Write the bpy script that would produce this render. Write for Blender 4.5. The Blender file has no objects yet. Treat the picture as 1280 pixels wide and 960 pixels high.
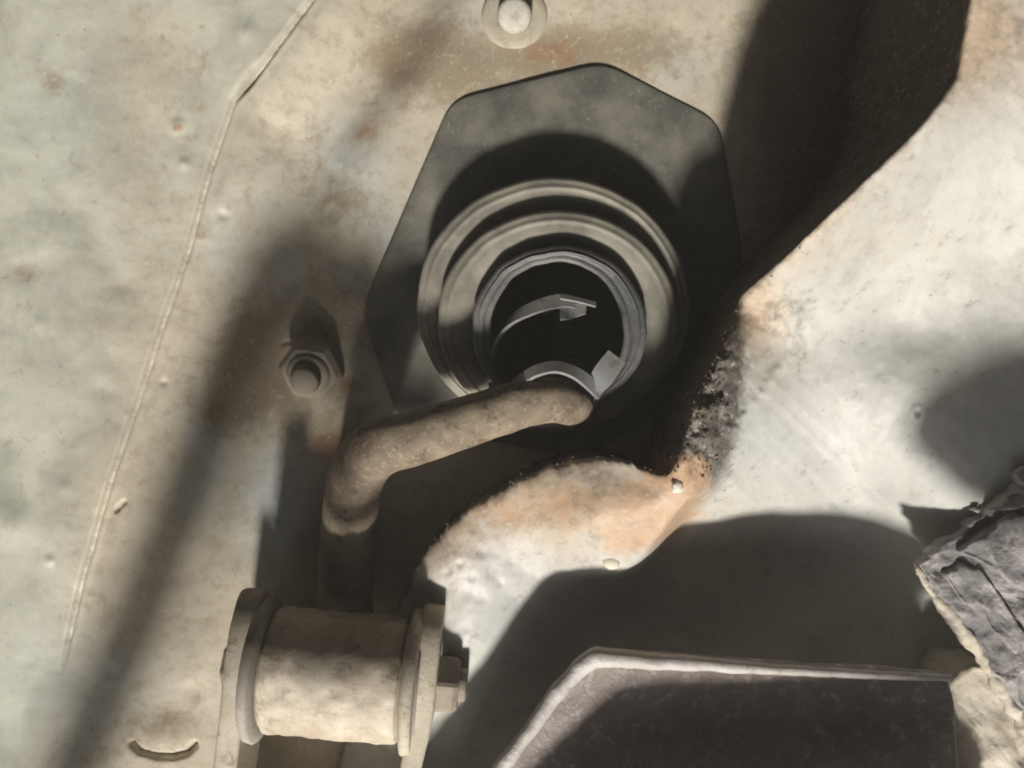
import bpy, math, random
import numpy as np
from mathutils import Vector

# ------------------------------------------------------------------ scale, camera, light
S = 0.00027            # metres per unit; one unit is about one photo pixel on the panel
D = 1108.0             # camera distance from the panel, in units
sc = bpy.context.scene
col = sc.collection

cam_d = bpy.data.cameras.new('camera')
cam_d.sensor_fit = 'HORIZONTAL'
cam_d.angle = 2 * math.atan(640 / D)
cam_d.clip_start = 0.005
cam_d.clip_end = 20
cam_d.dof.use_dof = True
cam_d.dof.focus_distance = (D - 150) * S
cam_d.dof.aperture_fstop = 16.0
cam = bpy.data.objects.new('camera', cam_d)
cam.location = (0, 0, D * S)
col.objects.link(cam)
sc.camera = cam

LX, LY = -0.10, -1.27                      # towards the sun, per unit of height
L = Vector((LX, LY, 1)).normalized()
world = bpy.data.worlds.new('World')
sc.world = world
world.use_nodes = True
wn = world.node_tree.nodes
bg = wn['Background']
sky = wn.new('ShaderNodeTexSky')
sky.sky_type = 'NISHITA'
sky.sun_disc = False
sky.sun_elevation = math.asin(L.z)
sky.sun_rotation = math.atan2(L.x, L.y)
sky.dust_density = 4.0
hs = wn.new('ShaderNodeHueSaturation')
hs.inputs['Saturation'].default_value = 0.3
world.node_tree.links.new(sky.outputs[0], hs.inputs['Color'])
world.node_tree.links.new(hs.outputs[0], bg.inputs['Color'])
bg.inputs['Strength'].default_value = 0.06

sun_d = bpy.data.lights.new('sun', 'SUN')
sun_d.energy = 5.0
sun_d.angle = math.radians(5.5)            # hazy sun: the photo's shadow edges widen quickly
sun_d.color = (1.0, 0.95, 0.88)
sun = bpy.data.objects.new('sun', sun_d)
sun.rotation_euler = L.to_track_quat('Z', 'Y').to_euler()
sun.location = (0, -0.5, 1)
col.objects.link(sun)

sc.view_settings.view_transform = 'Standard'
sc.view_settings.look = 'None'
sc.view_settings.exposure = 0.16
sc.view_settings.gamma = 1.0
sc.render.engine = 'CYCLES'
sc.cycles.use_denoising = True
sc.cycles.filter_width = 1.9
sc.cycles.max_bounces = 6

# ------------------------------------------------------------------ helpers
rng = np.random.RandomState(7)
TAB = rng.rand(256, 256).astype(np.float64)

def vnoise(x, y):
    xi = np.floor(x).astype(int); yi = np.floor(y).astype(int)
    fx = x - xi; fy = y - yi
    fx = fx * fx * fx * (fx * (fx * 6 - 15) + 10); fy = fy * fy * fy * (fy * (fy * 6 - 15) + 10)
    g = lambda a, b: TAB[a & 255, b & 255]
    return (g(xi, yi) * (1 - fx) + g(xi + 1, yi) * fx) * (1 - fy) + (g(xi, yi + 1) * (1 - fx) + g(xi + 1, yi + 1) * fx) * fy - 0.5

def fbm(x, y, scale, octs=4, off=0.0):
    s = np.zeros_like(np.asarray(x, float)); a = 1.0; f = 1.0 / scale
    for k in range(octs):
        s = s + a * vnoise(x * f + off + 17.3 * k, y * f + 3.1 * off + 9.7 * k)
        a *= 0.5; f *= 2.03
    return s

def sstep(a, b, t):
    t = np.clip((t - a) / (b - a), 0, 1)
    return t * t * (3 - 2 * t)

def W(px, py, z=0.0):
    """the point at height z that the photo shows at (px, py), in units"""
    k = 1 - z / D
    return np.array([(px - 640) * k, (480 - py) * k, z])

def poly_dist(x, y, pts):
    """distance to a polyline, signed (+ on the right of its direction, y down), and the fraction along it"""
    best = np.full(x.shape, 1e9); sgn = np.ones(x.shape); tt = np.zeros(x.shape)
    n = len(pts) - 1
    for i in range(n):
        ax, ay = pts[i]; bx, by = pts[i + 1]
        dx, dy = bx - ax, by - ay
        t = np.clip(((x - ax) * dx + (y - ay) * dy) / (dx * dx + dy * dy), 0, 1)
        ex, ey = x - ax - t * dx, y - ay - t * dy
        d = np.hypot(ex, ey)
        cr = dx * (y - ay) - dy * (x - ax)
        m = d < best
        best = np.where(m, d, best); sgn = np.where(m, np.sign(cr), sgn); tt = np.where(m, (i + t) / n, tt)
    return best, sgn, tt

def spline(pts, n):
    """Catmull-Rom through rows of pts, n samples"""
    p = np.array(pts, float); m = len(p)
    p = np.vstack([2 * p[0] - p[1], p, 2 * p[-1] - p[-2]])
    out = []
    for u in np.linspace(0, m - 1, n):
        i = min(int(u), m - 2); t = u - i
        a, b, c, d = p[i], p[i + 1], p[i + 2], p[i + 3]
        out.append(0.5 * (2 * b + (c - a) * t + (2 * a - 5 * b + 4 * c - d) * t * t + (3 * b - a - 3 * c + d) * t ** 3))
    return np.array(out)

def link(name, V, F, mat, parent=None, smooth=True, attr=None, label=None, kind=None):
    V = np.asarray(V, float)
    if parent is not None:
        org = np.array(parent.matrix_world.translation if parent.parent is None else parent.matrix_world.translation) / S
        if parent.parent is not None:
            org = np.array(parent['_org'])
        elif '_org' in parent:
            org = np.array(parent['_org'])
    lo, hi = V.min(0), V.max(0)
    base = np.array([(lo[0] + hi[0]) / 2, (lo[1] + hi[1]) / 2, lo[2]])
    me = bpy.data.meshes.new(name)
    me.from_pydata(((V - base) * S).tolist(), [], F if isinstance(F, list) else F.tolist())
    me.validate()
    if smooth:
        me.polygons.foreach_set('use_smooth', [True] * len(me.polygons))
    if attr is not None:
        a = me.color_attributes.new('mask', 'FLOAT_COLOR', 'POINT')
        a.data.foreach_set('color', np.asarray(attr, np.float32).ravel())
    me.materials.append(mat)
    me.update()
    o = bpy.data.objects.new(name, me)
    col.objects.link(o)
    o['_org'] = base.tolist()
    if parent is not None:
        o.parent = parent
        o.location = ((base - org) * S).tolist()
    else:
        o.location = (base * S).tolist()
    if label: o['label'] = label
    if kind: o['kind'] = kind
    return o

def thing(name, label, cat, at, group=None):
    o = bpy.data.objects.new(name, None)
    o.empty_display_size = 0.01
    o.location = (np.array(at) * S).tolist()
    o['_org'] = [float(a) for a in at]
    o['label'] = label; o['category'] = cat
    if group: o['group'] = group
    col.objects.link(o)
    return o

def grid_faces(nu, nv, wrap_v=False):
    i = np.arange(nu - 1)[:, None]; j = np.arange(nv if wrap_v else nv - 1)[None, :]
    j2 = (j + 1) % nv
    a = i * nv + j; b = i * nv + j2; c = (i + 1) * nv + j2; d = (i + 1) * nv + j
    return np.stack([a, b, c, d], -1).reshape(-1, 4)

def loft(name, rings, mat, parent=None, cap0=False, cap1=False, **kw):
    """rings: m x n x 3 closed rings"""
    R = np.asarray(rings, float); m, n, _ = R.shape
    F = grid_faces(m, n, True).tolist()
    V = R.reshape(-1, 3)
    if cap0: F.append(list(range(n))[::-1])
    if cap1: F.append(list(range((m - 1) * n, m * n)))
    return link(name, V, F, mat, parent, **kw)

def tube_rings(path, rad, n=28, rough=0.0, nscale=10.0, seed=0.0):
    p = np.asarray(path, float); m = len(p)
    rad = np.broadcast_to(np.asarray(rad, float), (m,))
    T = np.gradient(p, axis=0); T /= np.linalg.norm(T, axis=1)[:, None]
    ref = np.array([0.13, 0.21, 0.97]); rings = []
    u = ref - T[0] * ref.dot(T[0]); u /= np.linalg.norm(u)
    s = np.concatenate([[0], np.cumsum(np.linalg.norm(np.diff(p, axis=0), axis=1))])
    th = np.linspace(0, 2 * np.pi, n, endpoint=False)
    for i in range(m):
        u = u - T[i] * u.dot(T[i]); u /= np.linalg.norm(u)
        v = np.cross(T[i], u)
        r = rad[i] * np.ones(n)
        if rough:
            xx = s[i] + 40 * np.cos(th) * rad[i] / 40
            r = r + rough * fbm(s[i] + np.zeros(n) + 31 * seed, th * 0 + np.sin(th) * rad[i] * 1.2 + np.cos(th) * rad[i] * 0.7, nscale, 4, seed)
        rings.append(p[i] + np.outer(np.cos(th) * r, u) + np.outer(np.sin(th) * r, v))
    return np.array(rings)

def disc_stack(name, c0, axis, prof, mat, parent=None, n=48, rough=0.0, seed=0.0, cap=True, **kw):
    """lathe: prof = [(distance along axis, radius)...]"""
    a = np.array(axis, float); a /= np.linalg.norm(a)
    u = np.cross(a, [0.1, 0.2, 0.97]); u /= np.linalg.norm(u); v = np.cross(a, u)
    th = np.linspace(0, 2 * np.pi, n, endpoint=False)
    rings = []
    for t, r in prof:
        rr = r * np.ones(n)
        if rough: rr = rr + rough * fbm(t + np.zeros(n), r * np.cos(th) + 1.7 * r * np.sin(th), 14, 3, seed)
        rings.append(np.array(c0) + a * t + np.outer(np.cos(th) * rr, u) + np.outer(np.sin(th) * rr, v))
    return loft(name, rings, mat, parent, cap, cap, **kw)

def resample(poly, n, corner=0.0):
    """closed polygon with rounded corners, n points evenly along it"""
    p = np.array(poly, float)
    if corner:
        q = []
        for i in range(len(p)):
            a, b, c = p[i - 1], p[i], p[(i + 1) % len(p)]
            la, lc = np.linalg.norm(a - b), np.linalg.norm(c - b)
            s0 = b + (a - b) * min(corner, la * .45) / la; s1 = b + (c - b) * min(corner, lc * .45) / lc
            for t in np.linspace(0, 1, 7): q.append((1 - t) ** 2 * s0 + 2 * t * (1 - t) * b + t * t * s1)
        p = np.array(q)
    pc = np.vstack([p, p[:1]])
    s = np.concatenate([[0], np.cumsum(np.linalg.norm(np.diff(pc, axis=0), axis=1))])
    t = np.linspace(0, s[-1], n, endpoint=False)
    return np.stack([np.interp(t, s, pc[:, 0]), np.interp(t, s, pc[:, 1])], -1)

def slab(name, outline, ztop, zbot, mat, parent=None, corner=10, bev=6, n=200, rows=14, rough=3.0, nsc=25, edge=0.0, seed=0.0, tilt=(0, 0), px=True, side=5, **kw):
    """a thick plate: outline in photo pixels at ztop (or in units when px=False), rounded edge, uneven top"""
    o = resample(outline, n, corner)
    if px:
        k = 1 - ztop / D
        o = np.stack([(o[:, 0] - 640) * k, (480 - o[:, 1]) * k], -1)
    if edge:
        c = o.mean(0); d = o - c; d /= np.linalg.norm(d, axis=1)[:, None]
        o = o + d * (edge * (fbm(o[:, 0], o[:, 1], 22, 4, seed + 5)))[:, None]
    c = o.mean(0)
    rings = []
    def top(x, y): return ztop + tilt[0] * (x - c[0]) + tilt[1] * (y - c[1])
    for i in range(side):
        f = i / (side - 1)
        z = zbot + (top(o[:, 0], o[:, 1]) - bev - zbot) * f
        d = o - c; d /= np.linalg.norm(d, axis=1)[:, None]
        oo = o + d * (rough * 0.8 * fbm(o[:, 0] + z * .6, o[:, 1] - z * .8, nsc, 3, seed + 2))[:, None] * (0.3 + (f < 1))
        rings.append(np.column_stack([oo, z]))
    rad = np.linalg.norm(o - c, axis=1)
    for a in (0.3, 0.6, 0.9):
        ins = bev * (1 - math.cos(a * math.pi / 2)); hh = bev * math.sin(a * math.pi / 2)
        oo = c + (o - c) * (1 - ins / rad)[:, None]
        rings.append(np.column_stack([oo, top(oo[:, 0], oo[:, 1]) - bev + hh + rough * 0.5 * fbm(oo[:, 0], oo[:, 1], nsc, 4, seed)]))
    for f in np.linspace(1, 0.02, rows):
        oo = c + (o - c) * ((1 - bev / rad) * f)[:, None]
        rings.append(np.column_stack([oo, top(oo[:, 0], oo[:, 1]) + rough * fbm(oo[:, 0], oo[:, 1], nsc, 4, seed)]))
    return loft(name, rings, mat, parent, True, True, **kw)

def ribbon(name, pts, widths, thick, mat, parent=None, n=40, **kw):
    """a bent strip of sheet metal: centre points, width vectors"""
    p = spline(pts, n); w = spline(widths, n)
    T = np.gradient(p, axis=0)
    N = np.cross(T, w); N /= np.linalg.norm(N, axis=1)[:, None]
    rings = np.stack([p + w / 2 + N * thick / 2, p - w / 2 + N * thick / 2, p - w / 2 - N * thick / 2, p + w / 2 - N * thick / 2], 1)
    return loft(name, rings, mat, parent, True, True, smooth=False, **kw)

def crumbs(name, pts, size, mat, parent, seed=1, **kw):
    """many small irregular grains of dirt in one mesh"""
    r = np.random.RandomState(seed); V = []; F = []
    base = np.array([[1, 0, 0], [-1, 0, 0], [0, 1, 0], [0, -1, 0], [0, 0, 1], [0, 0, -1]], float)
    tri = [(0, 2, 4), (2, 1, 4), (1, 3, 4), (3, 0, 4), (2, 0, 5), (1, 2, 5), (3, 1, 5), (0, 3, 5)]
    for q in pts:
        s = size * (0.4 + r.rand() ** 2 * 1.6)
        b = base * (s * (0.5 + r.rand(6, 1) * 0.9)) * (0.6 + 0.8 * r.rand(1, 3))
        a = r.rand() * 6.28; ca, sa = math.cos(a), math.sin(a)
        b = b @ np.array([[ca, sa, 0], [-sa, ca, 0], [0, 0, 1]])
        k = len(V) * 6; V.append(b + q); F += [(k + i, k + j, k + l) for i, j, l in tri]
    return link(name, np.vstack(V), F, mat, parent, smooth=False, kind='stuff', **kw)

def hexa(name, c, axis, t0, t1, r_, mat, parent, rot=0.3, **kw):
    a = np.array(axis, float); a /= np.linalg.norm(a)
    u_ = np.cross(a, [0.1, 0.2, 0.97]); u_ /= np.linalg.norm(u_); v_ = np.cross(a, u_)
    rings = []
    pts = resample([(math.cos(rot + i * math.pi / 3), math.sin(rot + i * math.pi / 3)) for i in range(6)], 48, 0.12)
    for t, f_ in ((t0, .8), (t0, 1), (t1 - (t1 - t0) * .22, 1), (t1, .86), (t1, .3)):
        rings.append(np.array(c) + a * t + np.outer(pts[:, 0] * r_ * f_, u_) + np.outer(pts[:, 1] * r_ * f_, v_))
    return loft(name, rings, mat, parent, True, True, **kw)

# ------------------------------------------------------------------ materials
class NB:
    def __init__(s, name):
        s.m = bpy.data.materials.new(name); s.m.use_nodes = True
        s.t = s.m.node_tree; s.b = s.t.nodes['Principled BSDF']
        g = s.t.nodes.new('ShaderNodeNewGeometry')
        mp = s.t.nodes.new('ShaderNodeMapping'); mp.inputs['Scale'].default_value = (1 / S / 100,) * 3   # 1 = 100 units
        s.t.links.new(g.outputs['Position'], mp.inputs['Vector']); s.pos = mp.outputs[0]; s.geo = g
    def noise(s, scale, detail=5, rough=0.6, dist=0.0):
        n = s.t.nodes.new('ShaderNodeTexNoise'); n.inputs['Scale'].default_value = scale
        n.inputs['Detail'].default_value = detail; n.inputs['Roughness'].default_value = rough; n.inputs['Distortion'].default_value = dist
        s.t.links.new(s.pos, n.inputs['Vector']); return n.outputs['Fac']
    def ramp(s, fac, a, b, va=0.0, vb=1.0):
        n = s.t.nodes.new('ShaderNodeMapRange'); n.interpolation_type = 'SMOOTHSTEP'
        for k, v in zip(('From Min', 'From Max', 'To Min', 'To Max'), (a, b, va, vb)): n.inputs[k].default_value = v
        s.t.links.new(fac, n.inputs['Value']); return n.outputs[0]
    def math(s, op, a, b):
        n = s.t.nodes.new('ShaderNodeMath'); n.operation = op
        for i, v in enumerate((a, b)):
            if isinstance(v, (int, float)): n.inputs[i].default_value = v
            else: s.t.links.new(v, n.inputs[i])
        return n.outputs[0]
    def mix(s, fac, a, b):
        n = s.t.nodes.new('ShaderNodeMix'); n.data_type = 'RGBA'
        for k, v in ((0, fac), (6, a), (7, b)):
            if isinstance(v, (int, float)): n.inputs[k].default_value = v
            elif isinstance(v, tuple): n.inputs[k].default_value = (*v, 1)
            else: s.t.links.new(v, n.inputs[k])
        return n.outputs[2]
    def attr(s):
        n = s.t.nodes.new('ShaderNodeAttribute'); n.attribute_name = 'mask'
        p = s.t.nodes.new('ShaderNodeSeparateColor'); s.t.links.new(n.outputs['Color'], p.inputs[0])
        return p.outputs[0], p.outputs[1], p.outputs[2], n.outputs['Alpha']
    def voro(s, scale):
        n = s.t.nodes.new('ShaderNodeTexVoronoi'); n.inputs['Scale'].default_value = scale
        s.t.links.new(s.pos, n.inputs['Vector']); return n.outputs['Distance']
    def done(s, colr, rough=0.7, bump=None, bstr=0.3, bdist=2.0, spec=0.4, metal=0.0):
        if isinstance(colr, tuple): s.b.inputs['Base Color'].default_value = (*colr, 1)
        else: s.t.links.new(colr, s.b.inputs['Base Color'])
        if isinstance(rough, (int, float)): s.b.inputs['Roughness'].default_value = rough
        else: s.t.links.new(rough, s.b.inputs['Roughness'])
        s.b.inputs['Specular IOR Level'].default_value = spec
        s.b.inputs['Metallic'].default_value = metal
        if bump is not None:
            n = s.t.nodes.new('ShaderNodeBump'); n.inputs['Strength'].default_value = bstr; n.inputs['Distance'].default_value = bdist * S
            s.t.links.new(bump, n.inputs['Height']); s.t.links.new(n.outputs[0], s.b.inputs['Normal'])
        return s.m

def panel_mat(name, clean, warm, brown, rust, blue, gloss=0.55, vary=0.70):
    """weathered paint: mask R = brown dirt and painted shade, G = rust, B = bluish bare patch, A = warm dust"""
    n = NB(name); r, g, b, a = n.attr()
    n1 = n.noise(0.9, 6, 0.62, 0.4); n2 = n.noise(3.5, 6, 0.65, 0.3); n3 = n.noise(14, 5, 0.75); n4 = n.noise(5.0, 7, 0.75, 0.1)
    c = n.mix(n.ramp(n1, 0.38, 0.66), clean, tuple(x * vary for x in clean))
    wm = n.math('MULTIPLY', a, n.ramp(n.math('ADD', n2, n.math('MULTIPLY', a, 0.25)), 0.42, 0.72))
    c = n.mix(n.math('ADD', n.math('MULTIPLY', a, 0.45), n.math('MULTIPLY', wm, 0.5)), c, warm)
    c = n.mix(n.math('MULTIPLY', b, n.ramp(n2, 0.25, 0.6, 0.5, 1.0)), c, blue)
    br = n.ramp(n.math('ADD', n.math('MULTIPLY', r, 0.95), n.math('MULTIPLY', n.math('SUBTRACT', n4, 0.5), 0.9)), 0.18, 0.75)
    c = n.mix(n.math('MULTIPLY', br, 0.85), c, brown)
    ru = n.ramp(n.math('ADD', n.math('MULTIPLY', g, 0.8), n.math('MULTIPLY', n.math('SUBTRACT', n2, 0.5), 1.2)), 0.25, 0.85)
    c = n.mix(n.math('MULTIPLY', ru, 0.8), c, rust)
    # crusty pale deposits and small dark pits
    c = n.mix(n.math('MULTIPLY', n.ramp(n3, 0.55, 0.68), n.math('ADD', n.math('MULTIPLY', r, 0.4), n.math('ADD', n.math('MULTIPLY', a, 0.15), 0.10))), c, tuple(min(1, x * 1.25) for x in clean))
    c = n.mix(n.math('MULTIPLY', n.ramp(n4, 0.57, 0.68), 0.30), c, tuple(x * 0.5 for x in brown))
    c = n.mix(n.math('MULTIPLY', n.ramp(n4, 0.47, 0.58), n.math('ADD', n.math('MULTIPLY', a, 0.34), 0.06)), c, tuple(0.62 * x + 0.38 * y for x, y in zip(brown, warm)))
    mp2 = n.t.nodes.new('ShaderNodeMapping'); mp2.inputs['Scale'].default_value = (14, 1.2, 1); mp2.inputs['Rotation'].default_value = (0, 0, 0.5)
    n.t.links.new(n.pos, mp2.inputs['Vector'])
    sn = n.t.nodes.new('ShaderNodeTexNoise'); sn.inputs['Scale'].default_value = 1.6; sn.inputs['Detail'].default_value = 4; n.t.links.new(mp2.outputs[0], sn.inputs['Vector'])
    c = n.mix(n.math('MULTIPLY', n.ramp(sn.outputs['Fac'], 0.58, 0.72), 0.10), c, tuple(min(1, x * 1.3) for x in clean))
    v = n.voro(5.5)
    c = n.mix(n.math('MULTIPLY', n.ramp(v, 0.10, 0.04), n.ramp(n2, 0.52, 0.6, 0, 0.7)), c, tuple(x * 0.35 for x in clean))
    rg = n.ramp(n.math('ADD', r, n2), 0.4, 1.2, gloss - 0.08, 0.85)
    bm = n.math('ADD', n.math('MULTIPLY', n3, 0.5), n.math('MULTIPLY', n2, 0.9))
    return n.done(c, rg, bm, 0.14, 3.0, 0.45)

def dirty_mat(name, a, b, c, scale=4.0, rough=0.85, bstr=0.6, bdist=4.0, spec=0.3, thr=(0.4, 0.65)):
    n = NB(name)
    n1 = n.noise(scale * 0.35, 5, 0.6, 0.3); n2 = n.noise(scale, 6, 0.7, 0.4); n3 = n.noise(scale * 4.5, 4, 0.7)
    k = n.mix(n.ramp(n1, thr[0], thr[1]), a, b)
    k = n.mix(n.ramp(n2, 0.5, 0.72), k, c)
    k = n.mix(n.math('MULTIPLY', n.ramp(n3, 0.55, 0.7), 0.4), k, tuple(x * 0.45 for x in a))
    return n.done(k, rough, n.math('ADD', n2, n.math('MULTIPLY', n3, 0.5)), bstr, bdist, spec)

M_panel = panel_mat('weathered_paint', (0.50, 0.505, 0.42), (0.52, 0.46, 0.355), (0.25, 0.19, 0.12), (0.30, 0.155, 0.075), (0.50, 0.53, 0.53))
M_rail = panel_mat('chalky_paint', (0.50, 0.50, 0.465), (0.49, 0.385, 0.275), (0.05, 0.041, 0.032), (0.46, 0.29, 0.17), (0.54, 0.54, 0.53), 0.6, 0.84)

def rubber_mat(name, base, dust, amt=0.5, rough=0.6):
    n = NB(name); n1 = n.noise(1.6, 5, 0.6, 0.2); n2 = n.noise(7, 5, 0.7); n3 = n.noise(26, 3, 0.7)
    k = n.mix(n.ramp(n1, 0.35, 0.7, 0.15 * amt, amt), base, dust)
    k = n.mix(n.math('MULTIPLY', n.ramp(n2, 0.55, 0.75), 0.5 * amt), k, dust)
    k = n.mix(n.math('MULTIPLY', n.ramp(n3, 0.60, 0.70), 0.6), k, (0.34, 0.32, 0.26))
    return n.done(k, n.ramp(n1, 0.3, 0.7, rough - 0.1, rough + 0.15), n.math('ADD', n3, n2), 0.12, 1.5, 0.5)
M_rubber = rubber_mat('dusty_rubber', (0.075, 0.076, 0.066), (0.21, 0.198, 0.16), 0.9)
M_rubber2 = rubber_mat('dusty_rubber_folds', (0.15, 0.143, 0.122), (0.33, 0.305, 0.245), 1.0)
M_lip = rubber_mat('worn_rubber_lip', (0.075, 0.077, 0.08), (0.22, 0.215, 0.20), 0.8, 0.5)
M_bush = dirty_mat('pale_bush', (0.42, 0.39, 0.34), (0.34, 0.31, 0.27), (0.25, 0.21, 0.17), 4, 0.7, 0.2, 1.5)
M_rod = dirty_mat('rusty_rod', (0.17, 0.125, 0.085), (0.30, 0.24, 0.175), (0.105, 0.075, 0.052), 5, 0.8, 0.7, 4)
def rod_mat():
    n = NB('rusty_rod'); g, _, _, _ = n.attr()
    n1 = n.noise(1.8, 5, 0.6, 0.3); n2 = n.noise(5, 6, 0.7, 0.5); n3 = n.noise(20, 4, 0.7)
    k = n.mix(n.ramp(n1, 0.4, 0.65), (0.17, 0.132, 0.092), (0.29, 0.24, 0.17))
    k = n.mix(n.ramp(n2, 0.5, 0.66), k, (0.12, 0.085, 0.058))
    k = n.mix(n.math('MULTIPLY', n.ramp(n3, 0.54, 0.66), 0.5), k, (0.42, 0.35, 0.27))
    shade_mix = n.ramp(n.math('ADD', g, n.math('MULTIPLY', n.math('SUBTRACT', n2, 0.5), 0.9)), 0.35, 0.8)
    k = n.mix(n.math('MULTIPLY', shade_mix, 0.92), k, (0.040, 0.033, 0.026))  # dark tone for the leg's painted shade
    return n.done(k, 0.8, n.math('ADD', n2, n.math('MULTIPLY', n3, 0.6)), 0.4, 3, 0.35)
M_rod_shade = rod_mat()
M_eye = dirty_mat('crusted_eye', (0.43, 0.36, 0.27), (0.63, 0.56, 0.45), (0.21, 0.16, 0.11), 3.2, 0.6, 0.28, 3, 0.5)
M_plate = dirty_mat('cream_steel', (0.47, 0.42, 0.33), (0.55, 0.50, 0.40), (0.26, 0.205, 0.15), 6, 0.75, 0.35, 2.5)
M_clip = dirty_mat('dull_zinc', (0.20, 0.205, 0.20), (0.26, 0.25, 0.23), (0.13, 0.11, 0.09), 6, 0.5, 0.2, 1.5, 0.5)
M_brkt = dirty_mat('dark_crust', (0.21, 0.17, 0.145), (0.27, 0.225, 0.20), (0.46, 0.43, 0.41), 6, 0.5, 0.5, 4, 0.5)
M_worn = dirty_mat('worn_steel', (0.46, 0.43, 0.40), (0.56, 0.54, 0.52), (0.30, 0.25, 0.21), 6, 0.5, 0.5, 3, 0.5)
M_flake = dirty_mat('flaking_steel', (0.20, 0.19, 0.19), (0.36, 0.34, 0.325), (0.12, 0.11, 0.105), 5, 0.75, 0.7, 4, 0.5, (0.45, 0.55))
M_cream = dirty_mat('cream_crust', (0.50, 0.45, 0.36), (0.56, 0.52, 0.44), (0.30, 0.25, 0.19), 4, 0.85, 0.45, 4)
M_crumb = dirty_mat('dirt_crumb', (0.14, 0.11, 0.08), (0.20, 0.165, 0.125), (0.09, 0.07, 0.055), 9, 0.9, 0.5, 3)
M_bead = dirty_mat('seam_sealer', (0.52, 0.51, 0.43), (0.46, 0.44, 0.37), (0.34, 0.31, 0.25), 7, 0.75, 0.4, 2)
M_nut = dirty_mat('painted_nut', (0.26, 0.225, 0.175), (0.33, 0.29, 0.225), (0.20, 0.15, 0.10), 7, 0.75, 0.4, 2)
M_washer = dirty_mat('dusty_washer', (0.40, 0.36, 0.28), (0.44, 0.40, 0.31), (0.30, 0.25, 0.18), 5, 0.8, 0.2, 2)
M_black = dirty_mat('black_iron', (0.05, 0.043, 0.036), (0.07, 0.06, 0.05), (0.03, 0.026, 0.022), 5, 0.8, 0.4, 3)

def blobs(x, y, lst):
    o = np.zeros_like(x)
    for bx, by, rx, ry, a in lst:
        o += a * np.exp(-((x - bx) / rx) ** 2 - ((y - by) / ry) ** 2)
    return np.clip(o, 0, 1.2)

# ------------------------------------------------------------------ the back panel
SEAM = [(430, -90), (388, 0), (335, 72), (290, 125), (262, 210), (235, 310), (205, 400), (165, 530), (130, 640), (100, 740), (78, 830), (66, 880), (10, 1100), (-20, 1300)]
HOLE = (697, 402)
def panel_height(x, y):
    d, s, t = poly_dist(x, y, SEAM)
    sd = d * s                       # seam runs downwards: + is on its left in the photo
    left = sd > 0
    right = np.where(left, 0, d)
    fade = 1 - sstep(700, 900, y)
    h = np.where(left, 4.0 * sstep(0, 3, d), 0) * fade
    gap = np.exp(-((x - 312) / 22) ** 2 - ((y - 98) / 40) ** 2)
    wob = 0.65 + 0.9 * np.clip(fbm(x, y, 26, 3, 2) + 0.35, 0, 1)
    h -= (5.0 * wob + 9 * gap) * np.exp(-(sd / (2.6 + 2.5 * gap)) ** 2) * (1 - sstep(800, 850, y))
    h += 1.5 * np.exp(-((sd + 6) / 3.0) ** 2) * wob * (1 - sstep(810, 870, y))
    # the pressed step right of the seam: falls to a valley, then turns up again to the mounting face
    wd = np.interp(y, [-100, 150, 400, 700, 1000], [95, 100, 120, 150, 170])
    q = right / wd
    h -= 30 * sstep(0.15, 1.0, q) * np.where(left, 0, 1)
    h += 30 * sstep(1.15, 1.9, q) * np.where(left, 0, 1)
    h += 9 * fbm(x, y, 170, 3, 4) + 0.9 * fbm(x, y, 38, 4, 8) + 0.16 * fbm(x, y, 8, 3, 1)
    h += 26 * sstep(430, 820, y) * (1 - sstep(380, 470, x)) * sstep(60, 260, x)
    # pressed blisters and pits in the paint
    for bx, by, br, ba in [(222, 157, 9, 4), (231, 205, 6, 2.5), (278, 268, 6, -3), (252, 292, 12, 2), (30, 340, 18, -3), (150, 358, 14, -3), (55, 405, 12, 2), (60, 105, 14, -3),
                           (130, 490, 16, -3), (20, 655, 24, 5), (115, 745, 6, 2), (205, 478, 4, -3), (412, 262, 8, -3), (310, 40, 10, 2), (85, 610, 10, 2), (345, 655, 5, 3), (140, 840, 9, -2), (65, 700, 6, 3), (240, 865, 12, -2)]:
        h += ba * np.exp(-((x - bx) ** 2 + (y - by) ** 2) / br ** 2)
    a, _, _ = poly_dist(x, y, [(163, 932), (172, 943), (190, 949), (212, 950), (230, 945), (241, 934)])
    h -= 14 * np.exp(-(a / 3.4) ** 2)
    h += 5 * np.exp(-(((x - 203) / 40) ** 2 + ((y - 925) / 22) ** 2)) * (y < 951)
    a, _, _ = poly_dist(x, y, [(150, 637), (154, 631), (160, 626)])
    h -= 7 * np.exp(-(a / 2.2) ** 2)
    a, _, _ = poly_dist(x, y, [(345, 428), (350, 425), (356, 427)])
    h -= 4 * np.exp(-(a / 1.8) ** 2)
    # keep the mounting face flat under the boot, and the hole it covers
    b = np.hypot((x - 690) / 1.05, y - 340)
    h *= 0.15 + 0.85 * sstep(190, 330, b)
    hd = np.hypot(x - HOLE[0], y - HOLE[1])
    h -= 220 * np.maximum(sstep(960, 1060, x) * sstep(420, 560, y), sstep(600, 700, x) * sstep(740, 840, y))
    h -= 420 * (1 - sstep(98, 112, hd))
    return h

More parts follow.
